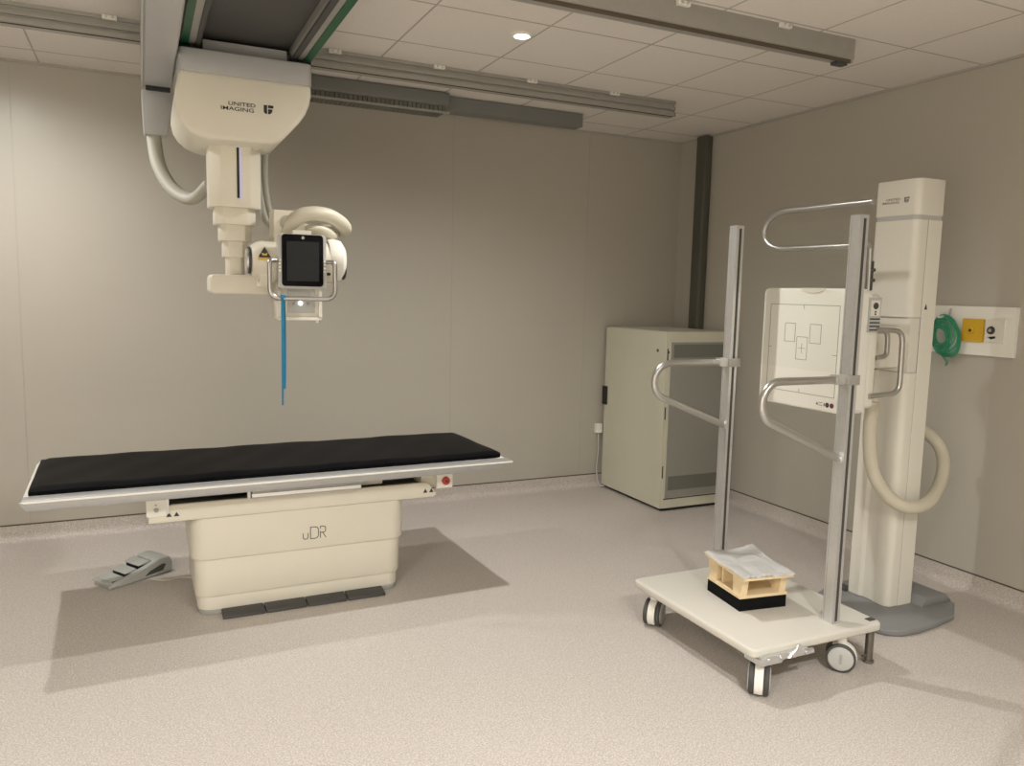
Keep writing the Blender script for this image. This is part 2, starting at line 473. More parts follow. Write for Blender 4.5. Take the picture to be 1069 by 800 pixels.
# cable duct hanging at the left of the head
t = thing('cable_duct', (.105, 4.5, 2.7), 'long grey cable duct left of the X-ray head with a drooping outlet', 'cable duct')
MB().prism([(.036, 2.745), (.036, 2.603), (.046, 2.600), (.165, 2.600), (.172, 2.606), (.172, 2.745)], 'y', 1.9, 4.545).build('channel', 'satin', t, smooth=False)
b = MB().box(.030, .036, 1.9, 4.56, 2.592, 2.745)
b.build('side_flange', 'ltgrey', t, smooth=False)
b = MB().box(.05, .165, 4.546, 4.566, 2.58, 2.70)
b.build('end_slot', 'black', t, smooth=False)
MB().prism([(.030, 2.585), (.178, 2.585), (.172, 2.50), (.145, 2.365), (.036, 2.365), (.030, 2.50)], 'y', 4.57, 4.66, .006).build('outlet', 'satin', t)
pth = spline([(.085, 4.615, 2.41), (.085, 4.61, 2.33), (.105, 4.56, 2.20), (.165, 4.47, 2.08), (.25, 4.36, 2.03), (.325, 4.24, 2.10)], 10)
tag(MB().tube(pth, .036, 16, flat=.8).build('cable_hose', 'hosegrey', t), 'grey cable sleeve curving to the column')

# ------------------------------------------------------------------ ceiling X-ray head
hx = thing('ceiling_xray_head', (.425, 4.15, 2.645), 'cream ceiling-hung X-ray tube head on a telescopic column over the table', 'x-ray machine')
MB().box(.285, .655, 3.97, 4.36, 2.64, 2.705, .006).build('trolley', 'satin', hx)
cv = [(.178, 2.55), (.160, 2.44), (.157, 2.39), (.166, 2.345), (.188, 2.308), (.222, 2.28), (.262, 2.262), (.30, 2.255), (.575, 2.262), (.600, 2.270), (.628, 2.29),
      (.70, 2.37), (.728, 2.41), (.747, 2.455), (.756, 2.50), (.757, 2.55)]
body = MB().prism(cv, 'y', 3.90, 4.42, .022, 4, ang=45).build('carriage_cover', 'cream', hx)
MB().prism(rrect(.174, .760, 3.895, 4.425, .03), 'z', 2.542, 2.642, .006, 2, ang=50).build('top_cover', 'satin', hx)
tag(hx.children[-1], 'grey upper band of the carriage')

def logo(parent, mtx, s, mt):
    """two stacked words, right aligned, and the split emblem; unit height s"""
    b = MB(); b.text('UNITED', mtx @ Matrix.Translation((s*.78, s*.54, 0)), s*.55, sx=1.44, bold=s*.004)
    b.build('printed_word', mt, parent, smooth=False)
    b = MB(); b.text('IMAGING', mtx @ Matrix.Translation((s*.0, s*.0, 0)), s*.55, sx=1.50, bold=s*.004)
    b.build('printed_word', mt, parent, smooth=False)
    b = MB()
    e = s*4.45
    for poly in ([(0, .95), (.36, .95), (.36, .56), (.30, .50), (.36, .44), (.36, .02), (.22, .02), (.06, .12), (0, .28)],
                 [(.46, .95), (1.02, .95), (1.02, .66), (.46, .66)],
                 [(.46, .54), (.90, .54), (.90, .30), (.78, .12), (.62, .02), (.46, .02)]):
        b.prism([(e+a*s, b_*s) for a, b_ in poly], 'z', 0, .0008, mtx=mtx)
    b.build('printed_emblem', mt, parent, smooth=False)
logo(body, frame((.348, 3.8992, 2.392), (1, 0, 0), (0, 0, 1)), .0425, 'ink')

def octo(cx, cy, h, ch):
    return [(cx-h+ch, cy-h), (cx+h-ch, cy-h), (cx+h, cy-h+ch), (cx+h, cy+h-ch), (cx+h-ch, cy+h), (cx-h+ch, cy+h), (cx-h, cy+h-ch), (cx-h, cy-h+ch)]
CX, CY = .425, 4.15
MB().lathe((CX, CY, 2.27), (0, 0, -.02), [(0, .150), (.6, .146), (1, .13)], 8).build('column_collar', 'cream', hx)
col = None
for k, (z0, z1, h, ch) in enumerate(((1.972, 2.262, .119, .052), (1.892, 1.974, .095, .042), (1.815, 1.896, .074, .033), (1.738, 1.818, .058, .026), (1.645, 1.742, .043, .018))):
    o = MB().prism(octo(CX, CY, h, ch), 'z', z0, z1, .004, 2).build('column_stage', 'cream', hx)
    if k == 0: col = o
MB().box(.4285, .4400, CY-.121, CY-.117, 2.015, 2.255, .001, 1).build('slot', 'black', col)
MB().box(.4402, .4515, CY-.1205, CY-.117, 2.008, 2.255, .001, 1).build('light_strip', 'strip', col)

MB().prism(rrect(.300, .62, 1.557, 1.652, .022), 'y', 4.055, 4.25, .012, 3, ang=50).build('swivel_arm', 'cream', hx)
# tube housing, axis along x
th = MB()
th.lathe((.478, 4.0, 1.722), (.445, 0, 0), [(0, .045), (.01, .072), (.05, .086), (.10, .098), (.16, .103), (.80, .103), (.88, .100), (.95, .085), (.99, .06), (1, .03)], 36)
tube_ob = th.build('tube_housing', 'cream', hx)
MB().lathe((.466, 4.0, 1.722), (.016, 0, 0), [(0, .05), (.2, .064), (.8, .064), (1, .05)], 28).build('flange', 'slot', tube_ob)
MB().lathe((.458, 4.0, 1.722), (.010, 0, 0), [(0, .04), (.2, .055), (1, .056)], 28).build('flange_ring', 'alu', tube_ob)
tr = MB().prism([(0, 0), (.058, 0), (.029, .05)], 'z', 0, .001, mtx=frame((.503, 3.894, 1.735), (1, 0, 0), (0, 0, 1)))
tag(tr.build('warning_sign', 'ink', tube_ob, smooth=False), 'dark triangular warning sign')
tr = MB().prism([(.019, .009), (.039, .009), (.043, .022), (.029, .016), (.015, .022)], 'z', 0.0008, .0016, mtx=frame((.503, 3.894, 1.735), (1, 0, 0), (0, 0, 1)))
tr.box(.500, .566, 3.8935, 3.8945, 1.722, 1.732)
tr.build('sign_symbol', 'sticker', tube_ob, smooth=False)
MB().box(.515, .548, 3.93, 4.1, 1.60, 1.66, .006).build('pivot_bracket', 'cream', hx)
# right cap of the housing
MB().lathe((.845, 4.0, 1.735), (.085, 0, 0), [(0, .100), (.3, .108), (.75, .100), (1, .07)], 30).build('end_cap', 'bright', tube_ob)
MB().lathe((.928, 4.0, 1.70), (.006, 0, 0), [(0, .06), (1, .055)], 24).build('cap_seal', 'slot', tube_ob)
# cable sockets and sleeves
sk = MB().box(.585, .73, 3.95, 4.10, 1.81, 1.965, .012, 3).build('cable_socket', 'cream', hx)
MB().cyl((.648, 3.952, 1.905), (.648, 3.944, 1.905), .036, 24).build('socket_plug', 'hosegrey', sk)
pth = spline([(.635, 3.985, 1.85), (.665, 3.965, 1.905), (.72, 3.955, 1.945), (.79, 3.96, 1.957), (.86, 3.985, 1.95), (.925, 4.04, 1.925), (.965, 4.13, 1.905), (.965, 4.24, 1.90), (.90, 4.33, 1.90), (.76, 4.33, 1.90), (.64, 4.23, 1.92)], 8)
tag(MB().tube(pth, .037, 18).build('cable_sleeve', 'hose', hx), 'thick cream cable sleeve looping over the tube')
pth = spline([(.70, 3.99, 1.83), (.735, 3.975, 1.868), (.79, 3.97, 1.885), (.85, 4.00, 1.872), (.90, 4.08, 1.86), (.92, 4.18, 1.855)], 8)
tag(MB().tube(pth, .026, 16).build('cable_sleeve', 'hose', hx), 'thinner cream cable sleeve under the big loop')
for x in (.562, .592):
    pth = spline([(x+.005, 4.30, 2.30), (x, 4.295, 2.15), (x+.012, 4.28, 2.02), (x+.03, 4.24, 1.93), (.65, 4.2, 1.88)], 8)
    MB().tube(pth, .017, 12).build('hanging_cable', 'hosegrey', hx)
# display
ds = MB().prism(rrect(.588, .815, 1.590, 1.850, .018), 'y', 3.862, 3.905, .006, 2, ang=50).build('display', 'ltgrey', hx)
MB().box(.66, .745, 3.868, 3.90, 1.842, 1.868, .008, 3).build('top_tab', 'bright', ds)
MB().prism(rrect(.605, .799, 1.603, 1.847, .016), 'y', 3.855, 3.864, .002, 2, ang=50).build('bezel', 'bezel', ds)
MB().box(.628, .778, 3.8535, 3.8556, 1.628, 1.815).build('screen', 'screen', ds, smooth=False)
MB().cyl((.703, 3.8556, 1.832), (.703, 3.853, 1.832), .007, 16).build('sensor', 'ltgrey', ds)
for x in (.5965, .807):
    for k in range(4):
        MB().cyl((x, 3.863, 1.725-k*.0165), (x, 3.858, 1.725-k*.0165), .0055, 12).build('button', 'bright', ds)
MB().cyl((.822, 3.875, 1.665), (.832, 3.865, 1.665), .007, 12).build('knob', 'black', ds)
pth = fillet([(.595, 3.878, 1.722), (.546, 3.845, 1.722), (.546, 3.835, 1.545), (.852, 3.835, 1.545), (.852, 3.845, 1.722), (.805, 3.878, 1.722)], [.022, .05, .05, .022], 8)
MB().tube(pth, .0112, 14).build('handle', 'steel', ds)
MB().box(.70, .76, 3.90, 3.935, 1.68, 1.76).build('display_mount', 'grey', ds)
# collimator
cl = MB().box(.590, .802, 3.925, 4.10, 1.452, 1.625, .006, 2).build('collimator', 'cream', hx)
MB().box(.640, .770, 3.919, 3.927, 1.474, 1.60, .002, 1).build('front_panel', 'ltgrey', cl)
MB().cyl((.700, 3.920, 1.522), (.700, 3.914, 1.522), .009, 16).build('centring_lamp', 'led', cl)
MB().cyl((.667, 3.920, 1.520), (.667, 3.912, 1.520), .007, 16).build('knob', 'grey', cl)
MB().cyl((.735, 3.920, 1.520), (.735, 3.912, 1.520), .007, 16).build('knob', 'grey', cl)
b = MB().box(.596, .800, 3.905, 4.09, 1.440, 1.454, .003, 1); b.box(.786, .802, 3.905, 3.93, 1.45, 1.58, .003, 1); b.box(.590, .606, 3.905, 3.93, 1.45, 1.58, .003, 1)
b.build('accessory_rail', 'bright', cl)
MB().cyl((.782, 3.93, 1.441), (.782, 3.93, 1.428), .008, 12).build('latch', 'bright', cl)

# blue strap looped over the handle
st = MB()
def ribbon(bm, pts, w, th=.0018):
    rings = []
    for (x, y, z, a) in pts:
        dx, dy = math.cos(a)*w/2, math.sin(a)*w/2
        nx, ny = -math.sin(a)*th/2, math.cos(a)*th/2
        rings.append([(x-dx-nx, y-dy-ny, z), (x+dx-nx, y+dy-ny, z), (x+dx+nx, y+dy+ny, z), (x-dx+nx, y-dy+ny, z)])
    bm.loft(rings)
ribbon(st, [(.600, 3.822, 1.552, .1), (.600, 3.821, 1.45, .5), (.599, 3.821, 1.30, .7), (.598, 3.822, 1.15, .75), (.597, 3.822, 1.038, .9)], .014)
ribbon(st, [(.608, 3.848, 1.552, -.1), (.611, 3.847, 1.45, -.15), (.610, 3.842, 1.30, .1), (.608, 3.838, 1.18, .05), (.607, 3.835, 1.115, .5)], .017)
rings = []
for k in range(9):
    a = R(180*k/8)
    rings.append([(.594, 3.835-.0125*math.cos(a), 1.548+.0125*math.sin(a)), (.617, 3.835-.0125*math.cos(a), 1.548+.0125*math.sin(a)),
                  (.617, 3.835-.0143*math.cos(a), 1.548+.0143*math.sin(a)), (.594, 3.835-.0143*math.cos(a), 1.548+.0143*math.sin(a))])
st.loft(rings)
tag(st.build('strap', 'blue', loc=(.602, 3.835, 1.55)), 'blue ribbon strap hanging from the display handle', 'strap')

# ------------------------------------------------------------------ X-ray table
tb = thing('xray_table', (.70, 4.10, 0), 'cream X-ray table with silver-edged top and grey base plinth', 'x-ray table', R(0.6))
def L(x0, x1, y0, y1, r): return rrect(x0-.70, x1-.70, y0-4.10, y1-4.10, r, 6)
base = MB().prism(L(.210, 1.213, 3.945, 4.45, .07), 'z', 0, .022, .003, 1, ang=50).build('plinth', 'grey', tb, local=True)
MB().prism(L(.207, 1.218, 3.952, 4.47, .07), 'z', .018, .089, .006, 2, ang=50).build('base_skirt', 'cream', tb, local=True)
MB().prism(L(.196, 1.230, 3.943, 4.48, .075), 'z', .090, .279, .005, 2, ang=50).build('base_panel', 'cream', tb, local=True)
cov = MB().prism(L(.182, 1.245, 3.930, 4.49, .08), 'z', .281, .490, .005, 2, ang=50).build('base_cover', 'cream', tb, local=True)
bar = MB().prism([(-.70, .492), (.70, .492), (.715, .507), (.66, .573), (-.60, .573), (-.70, .54)], 'y', -.18, -.158, .004, 2).build('carriage_bar', 'cream', tb, local=True)
MB().box(-.66, .66, -.157, .40, .491, .556, .004, 1).build('carriage_body', 'slot', tb, local=True)
for x in (.075, .108, 1.338, 1.372):
    b = MB().prism([(x-.70, .518), (x-.676, .518), (x-.688, .540)], 'y', -.1815, -.179)
    b.build('hazard_mark', 'ink', bar, local=True, smooth=False)
bx_ = MB().box(-.708, -.625, -.19, -.08, .527, .604, .004, 2).build('control_box', 'bright', tb, local=True)
MB().cyl((-.667, -.189, .558), (-.667, -.197, .558), .010, 16).build('socket', 'grey', bx_, local=True)
MB().cyl((-.668, -.189, .582), (-.668, -.193, .582), .004, 12).build('lamp', 'grey', bx_, local=True)
MB().box(-.626, -.612, -.186, -.08, .535, .615, .002, 1).build('side_bracket', 'alu', bx_, local=True)
ebx = MB().box(.712, .802, -.19, -.10, .538, .616, .004, 2).build('emergency_stop_box', 'bright', tb, local=True)
MB().lathe((.762, -.189, .577), (0, -.018, 0), [(0, .022), (.5, .023), (1, .019)], 20).build('stop_button', 'red', ebx, local=True)
MB().cyl((.762, -.207, .577), (.762, -.2075, .577), .008, 12).build('button_mark', 'dkgrey', ebx, local=True)
MB().box(.64, .72, -.14, .05, .545, .66, .004, 1).build('box_arm', 'cream', tb, local=True)
MB().box(-.60, .64, -.02, .40, .557, .662, .004, 1).build('top_carriage', 'slot', tb, local=True)
MB().box(.30, .43, -.12, -.05, .574, .640, .004, 1).build('rail_block', 'cream', tb, local=True)
MB().box(-.42, -.24, -.06, 0, .574, .650, .004, 1).build('rail_block', 'grey', tb, local=True)
b = MB().box(-.24, .295, -.205, .02, .577, .610, .003, 2)
tray = b.build('cassette_tray', 'ltgrey', tb, local=True)
MB().box(-.245, .290, -.212, -.203, .584, .600, .002, 1).build('tray_handle', 'chrome', tray, local=True)
MB().box(-.262, -.248, -.19, -.17, .574, .635, .002, 1).build('tray_stop', 'alu', tray, local=True)
# top
topm = Matrix.Rotation(R(1.0), 4, 'Z')
prof = [(-1.155, .657), (.96, .657), (1.070, .688), (1.066, .699), (-1.17, .699), (-1.185, .690)]
top = MB().prism(prof, 'y', -.300, .424, .002, 1, mtx=topm).build('tabletop', 'bright', tb, local=True)
for nm, y0, y1 in (('side_rail', -.378, -.301), ('side_rail', .425, .490)):
    b = MB()
    b.prism([(-1.165, .655), (.965, .655), (1.075, .688), (1.073, .7005), (-1.18, .7005), (-1.19, .690)], 'y', y0, y1, .003, 2, mtx=topm)
    rl = b.build(nm, 'railgrey', tb, local=True)
    if y0 < 0:
        MB().prism([(-1.168, .689), (1.072, .689), (1.074, .6965), (-1.187, .6965)], 'y', y0-.005, y0+.001, .001, 1, mtx=topm).build('rail_lip', 'bright', rl, local=True)
# lettering
b = MB()
mt = frame((.0, -.1712, .328), (1, 0, 0), (0, 0, 1))
s = .064
def stroke(bm, pts, wd):
    bm.tube(pts, wd/2, 6)
def on(x, z): return (x, -.1708, .330+z)
b.tube(fillet([on(.005, .034), on(.005, .003), on(.030, .003), on(.030, .034)], .012, 4), .0022, 6)
b.tube(fillet([on(.042, .002), on(.042, .062), on(.082, .062), on(.082, .002), on(.042, .002)], [.002, .022, .022], 5), .0022, 6)
b.tube(fillet([on(.092, .050), on(.092, .062), on(.118, .062), on(.118, .030), on(.094, .030)], [.002, .014, .014], 5), .0022, 6)
b.tube([on(.092, .036), on(.092, .002)], .0022, 6)
b.tube([on(.103, .030), on(.119, .002)], .0022, 6)
b.build('printed_letters', 'print', cov, local=True)
# foot pedals under the front edge
for k in range(4):
    x0 = .312+k*.203
    MB().prism([(-.236, .0), (-.236, .010), (-.230, .0165), (-.16, .026), (-.15, .024), (-.15, 0)], 'x', x0-.70, x0-.70+.195, .002, 1).build('foot_pedal', 'dkgrey', tb, local=True)
    tag(tb.children[-1], 'dark foot pedal along the plinth')

# pad on the table
def pad_bm():
    b = bmesh.new()
    x0, x1, y0, y1, z0, z1 = -1.162, 1.062, -.295, .405, .7012, .730
    nx, ny = 60, 20
    top_, bot = [], []
    for j in range(ny+1):
        rt_, rb_ = [], []
        for i in range(nx+1):
            u, v = i/nx, j/ny
            x, y = x0+(x1-x0)*u, y0+(y1-y0)*v
            e = min(u*(x1-x0), (1-u)*(x1-x0), v*(y1-y0), (1-v)*(y1-y0))
            d = max(0, 1-e/.02)
            z = z1-.012*d*d + .0016*math.sin(x*9+y*5)+.0012*math.sin(x*23-y*17)
            cr = min((x1-x)+(y-y0), 9)
            if cr < .05: x -= (.05-cr)*.3; y += (.05-cr)*.3
            rt_.append(b.verts.new((x, y, z))); rb_.append(b.verts.new((x, y, z0)))
        top_.append(rt_); bot.append(rb_)
    for j in range(ny):
        for i in range(nx):
            b.faces.new((top_[j][i], top_[j][i+1], top_[j+1][i+1], top_[j+1][i]))
            b.faces.new((bot[j+1][i], bot[j+1][i+1], bot[j][i+1], bot[j][i]))
    for i in range(nx):
        b.faces.new((bot[0][i], bot[0][i+1], top_[0][i+1], top_[0][i]))
        b.faces.new((bot[ny][i+1], bot[ny][i], top_[ny][i], top_[ny][i+1]))
    for j in range(ny):
        b.faces.new((bot[j+1][0], bot[j][0], top_[j][0], top_[j+1][0]))
        b.faces.new((bot[j][nx], bot[j+1][nx], top_[j+1][nx], top_[j][nx]))
    bmesh.ops.recalc_face_normals(b, faces=b.faces)
    bmesh.ops.transform(b, matrix=topm, verts=b.verts)
    return b
pm = MB(); pm._merge(pad_bm())
po = pm.build('table_pad', 'pad')
po.location = (.70, 4.10, 0); po.rotation_euler = (0, 0, R(0.6))
tag(po, 'long black vinyl pad lying on the X-ray table', 'table pad')

# ------------------------------------------------------------------ foot switch on the floor
fs = thing('foot_switch', (-.085, 4.635, 0), 'grey three-pedal foot switch on the floor left of the table base', 'foot switch', R(33))
MB().prism(rrect(-.175, .175, -.085, .085, .03), 'z', 0.001, .022, .004, 2, ang=50).build('base_plate', 'pedalgrey', fs, local=True)
for x, z in ((-.150, .032), (-.072, .052), (.006, .074)):
    MB().prism([(x-.004, z-.004), (x, z), (x+.058, z+.012), (x+.066, z+.006), (x+.062, z-.006)], 'y', -.052, .082, .003, 2).build('pedal', 'pedalgrey', fs, local=True)
    MB().box(x+.004, x+.060, -.048, .074, .018, z-.003).build('pedal_gap', 'black', fs, local=True, smooth=False)
b = MB()
b.prism([(-.182, .002), (-.184, .020), (-.10, .036), (.05, .074), (.11, .095), (.168, .090), (.186, .055), (.182, .002)], 'y', -.088, -.054, .008, 3)
b.prism([(.076, .020), (.076, .090), (.12, .098), (.168, .090), (.186, .055), (.182, .020)], 'y', -.07, .080, .008, 3)
b.prism([(-.182, .020), (-.184, .028), (-.160, .034), (-.150, .020)], 'y', -.07, .080, .003, 1)
b.build('guard', 'pedalgrey', fs, local=True)
MB().prism([(.015, .016), (.045, .038), (.125, .060), (.145, .052), (.125, .020)], 'y', -.0895, -.086, .002, 1).build('guard_opening', 'dkgrey', fs, local=True)
cp = [(.00, 4.535, .012), (.05, 4.515, .005), (.10, 4.50, .004), (.14, 4.525, .004), (.19, 4.50, .005), (.26, 4.47, .008)]
MB().tube(spline(cp, 8), .0035, 8).build('cable', 'hose', None)
cable_ob = bpy.data.objects['cable']
cable_ob.parent = fs
cable_ob.matrix_parent_inverse = (Matrix.Translation((-.085, 4.635, 0)) @ Matrix.Rotation(R(33), 4, 'Z')).inverted()

# ------------------------------------------------------------------ equipment cabinet
cb = thing('equipment_cabinet', (3.745, 5.09, 0), 'tall cream equipment cabinet standing in the back corner', 'cabinet')
MB().box(3.47, 4.025, 4.70, 5.49, .0, .03).build('plinth', 'black', cb, smooth=False)
MB().box(3.458, 4.04, 4.678, 5.505, .025, 1.338, .006, 2).build('body', 'cabinet', cb)
dr = MB().box(3.440, 3.459, 4.682, 5.502, .025, 1.332, .005, 2).build('door', 'cabinet', cb)
MB().box(3.424, 3.442, 5.455, 5.51, .70, .85, .004, 2).build('door_handle', 'black', dr)
MB().cyl((3.441, 4.786, 1.196), (3.437, 4.786, 1.196), .012, 14).build('door_lock', 'dkgrey', dr)
MB().cyl((3.456, 4.679, 1.19), (3.456, 4.674, 1.19), .009, 12).build('hinge_screw', 'slot', dr)
for z in (.30, .74, 1.17):
    MB().box(3.449, 3.456, 4.676, 4.684, z-.045, z+.045, .001, 1).build('hinge', 'slot', dr)
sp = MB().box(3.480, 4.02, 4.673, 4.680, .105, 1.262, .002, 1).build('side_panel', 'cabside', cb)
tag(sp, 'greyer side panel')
for z0, z1 in ((1.150, 1.246), (.160, .265)):
    v = MB().box(3.500, 4.005, 4.6705, 4.674, z0, z1)
    o = v.build('vent', 'vent', sp, smooth=False)
MB().box(3.47, 4.03, 4.675, 4.680, .092, .099).build('panel_joint', 'slot', cb, smooth=False)

ps = thing('wall_socket', (3.415, YB, .50), 'small white wall socket low behind the cabinet with a hanging lead', 'wall socket')
MB().box(3.385, 3.437, YB-.035, YB, .455, .53, .004, 2).build('socket_box', 'bright', ps)
MB().tube(spline([(3.41, YB-.025, .46), (3.412, YB-.028, .3), (3.40, YB-.03, .15), (3.41, YB-.06, .02), (3.455, YB-.075, .012)], 6), .006, 8).build('lead', 'ltgrey', ps)

tag(MB().prism(rrect(4.065, XR, 5.14, 5.262, .015), 'z', 0, H-.012, .0).build('wall_duct', 'conduit', loc=(4.10, 5.2, 0)), 'dark olive vertical cable duct on the right wall behind the cabinet', 'cable duct')

# ------------------------------------------------------------------ gas outlet panel and tubing
gp = thing('gas_outlet_panel', (XR, 2.865, 1.45), 'white wall panel with a yellow and a white gas outlet behind the wall stand', 'gas outlet panel')
MB().box(XR-.020, XR, 2.600, 3.20, 1.316, 1.580, .004, 2).build('back_plate', 'bright', gp)
o = MB().box(XR-.034, XR-.019, 2.768, 2.888, 1.388, 1.512, .003, 2).build('yellow_outlet', 'yellow', gp); tag(o, 'yellow square outlet')
MB().lathe((XR-.033, 2.833, 1.450), (-.012, 0, 0), [(0, .020), (.7, .018), (.8, .012), (1, .010)], 20).build('port_ring', 'yellow', o)
MB().cyl((XR-.045, 2.833, 1.450), (XR-.0465, 2.833, 1.450), .008, 14).build('port', 'black', o)
o = MB().box(XR-.030, XR-.019, 2.655, 2.758, 1.392, 1.512, .003, 2).build('white_outlet', 'white', gp); tag(o, 'white square outlet')
MB().lathe((XR-.029, 2.725, 1.455), (-.012, 0, 0), [(0, .022), (.7, .020), (.8, .012), (1, .010)], 20).build('port_ring', 'dkgrey', o)
MB().cyl((XR-.041, 2.725, 1.455), (XR-.043, 2.725, 1.455), .009, 14).build('port', 'grey', o)
MB().prism([(2.738, 1.418), (2.70, 1.424), (2.698, 1.414), (2.72, 1.408)], 'x', XR-.034, XR-.029).build('release_tab', 'black', o, smooth=False)
# coil of green tubing on a hook
tc_ = thing('tubing_coil', (XR-.05, 2.985, 1.52), 'coil of green plastic tubing hanging beside the yellow gas outlet', 'tubing')
MB().tube([(XR-.021, 2.985, 1.522), (XR-.105, 2.985, 1.515), (XR-.115, 2.985, 1.53)], .006, 10).build('hook', 'bright', tc_)
rnd = random.Random(3)
for k in range(9):
    ry = .080*(1-.085*k+.10*rnd.random()); rz = .112*(1-.08*k+.08*rnd.random())
    x = XR-.052-.006*k
    pts = []
    for i in range(40):
        a = 2*math.pi*i/40
        pts.append((x+.006*math.sin(a*2+k), 2.968+ry*math.cos(a)+.010*math.sin(a+k), 1.412+rz*math.sin(a)+.004*math.sin(3*a+k)+.014*math.cos(a)))
    MB().tube(pts, .0075, 8, closed=True).build('tubing_turn', 'tubing', tc_)
MB().tube(spline([(XR-.05, 2.99, 1.31), (XR-.045, 2.97, 1.285), (XR-.04, 2.955, 1.262), (XR-.035, 2.965, 1.245)], 6), .006, 8).build('tubing_end', 'tubing', tc_)
MB().tube(spline([(XR-.03, 2.975, 1.52), (XR-.03, 2.972, 1.545), (XR-.026, 2.97, 1.565)], 6), .005, 8).build('tubing_end', 'ltgrey', tc_)

# ------------------------------------------------------------------ wall stand with detector
ws = thing('wall_stand', (3.53, 2.80, 0), 'cream upright bucky stand on a grey floor plate near the right wall', 'x-ray wall stand')
pl = [(3.20, 2.96), (3.160, 2.90), (3.150, 2.80), (3.155, 2.56), (3.19, 2.49), (3.26, 2.455), (3.36, 2.447), (3.48, 2.458), (3.675, 2.492), (3.83, 2.60), (3.845, 2.70), (3.83, 2.95), (3.60, 3.07), (3.36, 3.03)]
fp = MB().prism(pl, 'z', 0, .032, .010, 3, ang=20).build('floor_plate', 'plate', ws)
MB().prism([(3.60, .03), (3.64, .075), (3.79, .075), (3.838, .03)], 'y', 2.62, 2.97, .008, 2).build('plate_ridge', 'plate', fp)
MB().box(3.40, 3.46, 2.93, 3.02, .030, .045, .004, 1).build('plate_boss', 'dkgrey', fp)
def csec(x0, x1, y0, y1, r, seg=6):
    pts = [(x1, y1), (x0, y1)] 
    pts = [(x1, y1)]
    for cx, cy, a0 in ((x0+r*.6, y1-r*.6, 90),):
        for k in range(seg+1):
            a = R(a0+90*k/seg); pts.append((cx+r*.6*math.cos(a), cy+r*.6*math.sin(a)))
    for k in range(seg+1):
        a = R(180+90*k/seg); pts.append((x0+r+r*math.cos(a), y0+r+r*math.sin(a)))
    pts.append((x1, y0))
    return pts
MB().prism(csec(3.498, 3.597, 2.682, 2.938, .002), 'z', .032, 1.998, .002, 1).build('rear_shell', 'white', ws)
MB().prism(csec(3.418, 3.4955, 2.682, 2.936, .035), 'z', 1.519, 1.998, .002, 1, ang=50).build('upper_cover', 'white', ws)
MB().prism(csec(3.422, 3.593, 2.686, 2.934, .035), 'z', 1.996, 2.022, .0).build('grey_band', 'ltgrey', ws)
MB().prism(csec(3.418, 3.597, 2.682, 2.938, .035), 'z', 2.02, 2.195, .004, 2, ang=50).build('head_cap', 'white', ws)
cap = ws.children[-1]
logo(cap, frame((3.4175, 2.893, 2.081), (0, -1, 0), (0, 0, 1)), .0285, 'line')
# lower cover with a vertical channel in the face
lower = MB()
lower.prism([(3.4955, 2.936), (3.43, 2.936), (3.42, 2.926), (3.418, 2.86), (3.432, 2.845), (3.432, 2.79), (3.424, 2.775), (3.42, 2.73)]
            + [(3.42+.035+.035*math.cos(R(180+90*k/6)), 2.682+.035+.035*math.sin(R(180+90*k/6))) for k in range(7)] + [(3.4955, 2.682)], 'z', .034, 1.245, .001, 1, ang=50)
lower.build('lower_cover', 'white', ws)
MB().box(3.4952, 3.4985, 2.6835, 2.93, .034, 1.996).build('seam_line', 'slot', ws, smooth=False)
tri = MB().prism([(3.515, 1.560), (3.535, 1.560), (3.525, 1.588)], 'y', 2.6805, 2.683).build('hazard_mark', 'ink', ws, smooth=False)
MB().box(3.428, 3.4975, 2.6845, 2.93, 1.247, 1.517).build('carriage_face', 'white', ws, smooth=False)
MB().box(3.03, 3.46, 2.74, 2.90, 1.27, 1.47, .012, 2).build('support_arm', 'white', ws)
MB().prism([(3.596, .032), (3.63, .05), (3.65, .30), (3.655, .7), (3.64, 1.0), (3.596, 1.1)], 'y', 2.74, 2.92, .01, 2).build('rear_spine', 'hosegrey', ws)
# detector housing
dt = MB().prism(rrect(2.552, 3.090, 1.078, 1.650, .028), 'x', 2.858, 3.00, .010, 3, ang=50).build('detector_housing', 'bright', ws)
MB().prism(rrect(2.556, 3.07, 1.10, 1.63, .02), 'x', 2.999, 3.052, .006, 2, ang=50).build('rear_housing', 'white', dt)
MB().prism([(2.697+.072*math.cos(R(a))+.072, 1.651+.022*math.sin(R(a))) for a in range(180, 361, 15)], 'x', 2.852, 2.862).build('finger_notch', 'white', dt)
ln = MB()
def seg(y0, z0, y1, z1, wd=.0022):
    if abs(y0-y1) < 1e-6: ln.box(2.8572, 2.8585, y0-wd/2, y0+wd/2, min(z0, z1), max(z0, z1))
    else: ln.box(2.8572, 2.8585, min(y0, y1), max(y0, y1), z0-wd/2, z0+wd/2)
def rect(y0, y1, z0, z1, wd=.0022):
    seg(y0, z0, y0, z1, wd); seg(y1, z0, y1, z1, wd); seg(y0, z0, y1, z0, wd); seg(y0, z1, y1, z1, wd)
rect(2.603, 3.036, 1.150, 1.571)
rect(2.865, 2.932, 1.392, 1.481); rect(2.705, 2.772, 1.392, 1.481); rect(2.785, 2.852, 1.310, 1.418)
seg(2.8185, 1.340, 2.8185, 1.388, .0018); seg(2.795, 1.364, 2.842, 1.364, .0018)
seg(2.8185, 1.552, 2.8185, 1.571); seg(2.8185, 1.150, 2.8185, 1.168); seg(3.016, 1.36, 3.036, 1.36); seg(2.603, 1.345, 2.63, 1.345)
tag(ln.build('printed_field_lines', 'line', dt, smooth=False), 'thin grey printed field marks')
ic = MB()
for y in (2.613, 2.64):
    ic.lathe((2.8585, y, 1.113), (-.0012, 0, 0), [(0, .0115), (1, .0115)], 16)
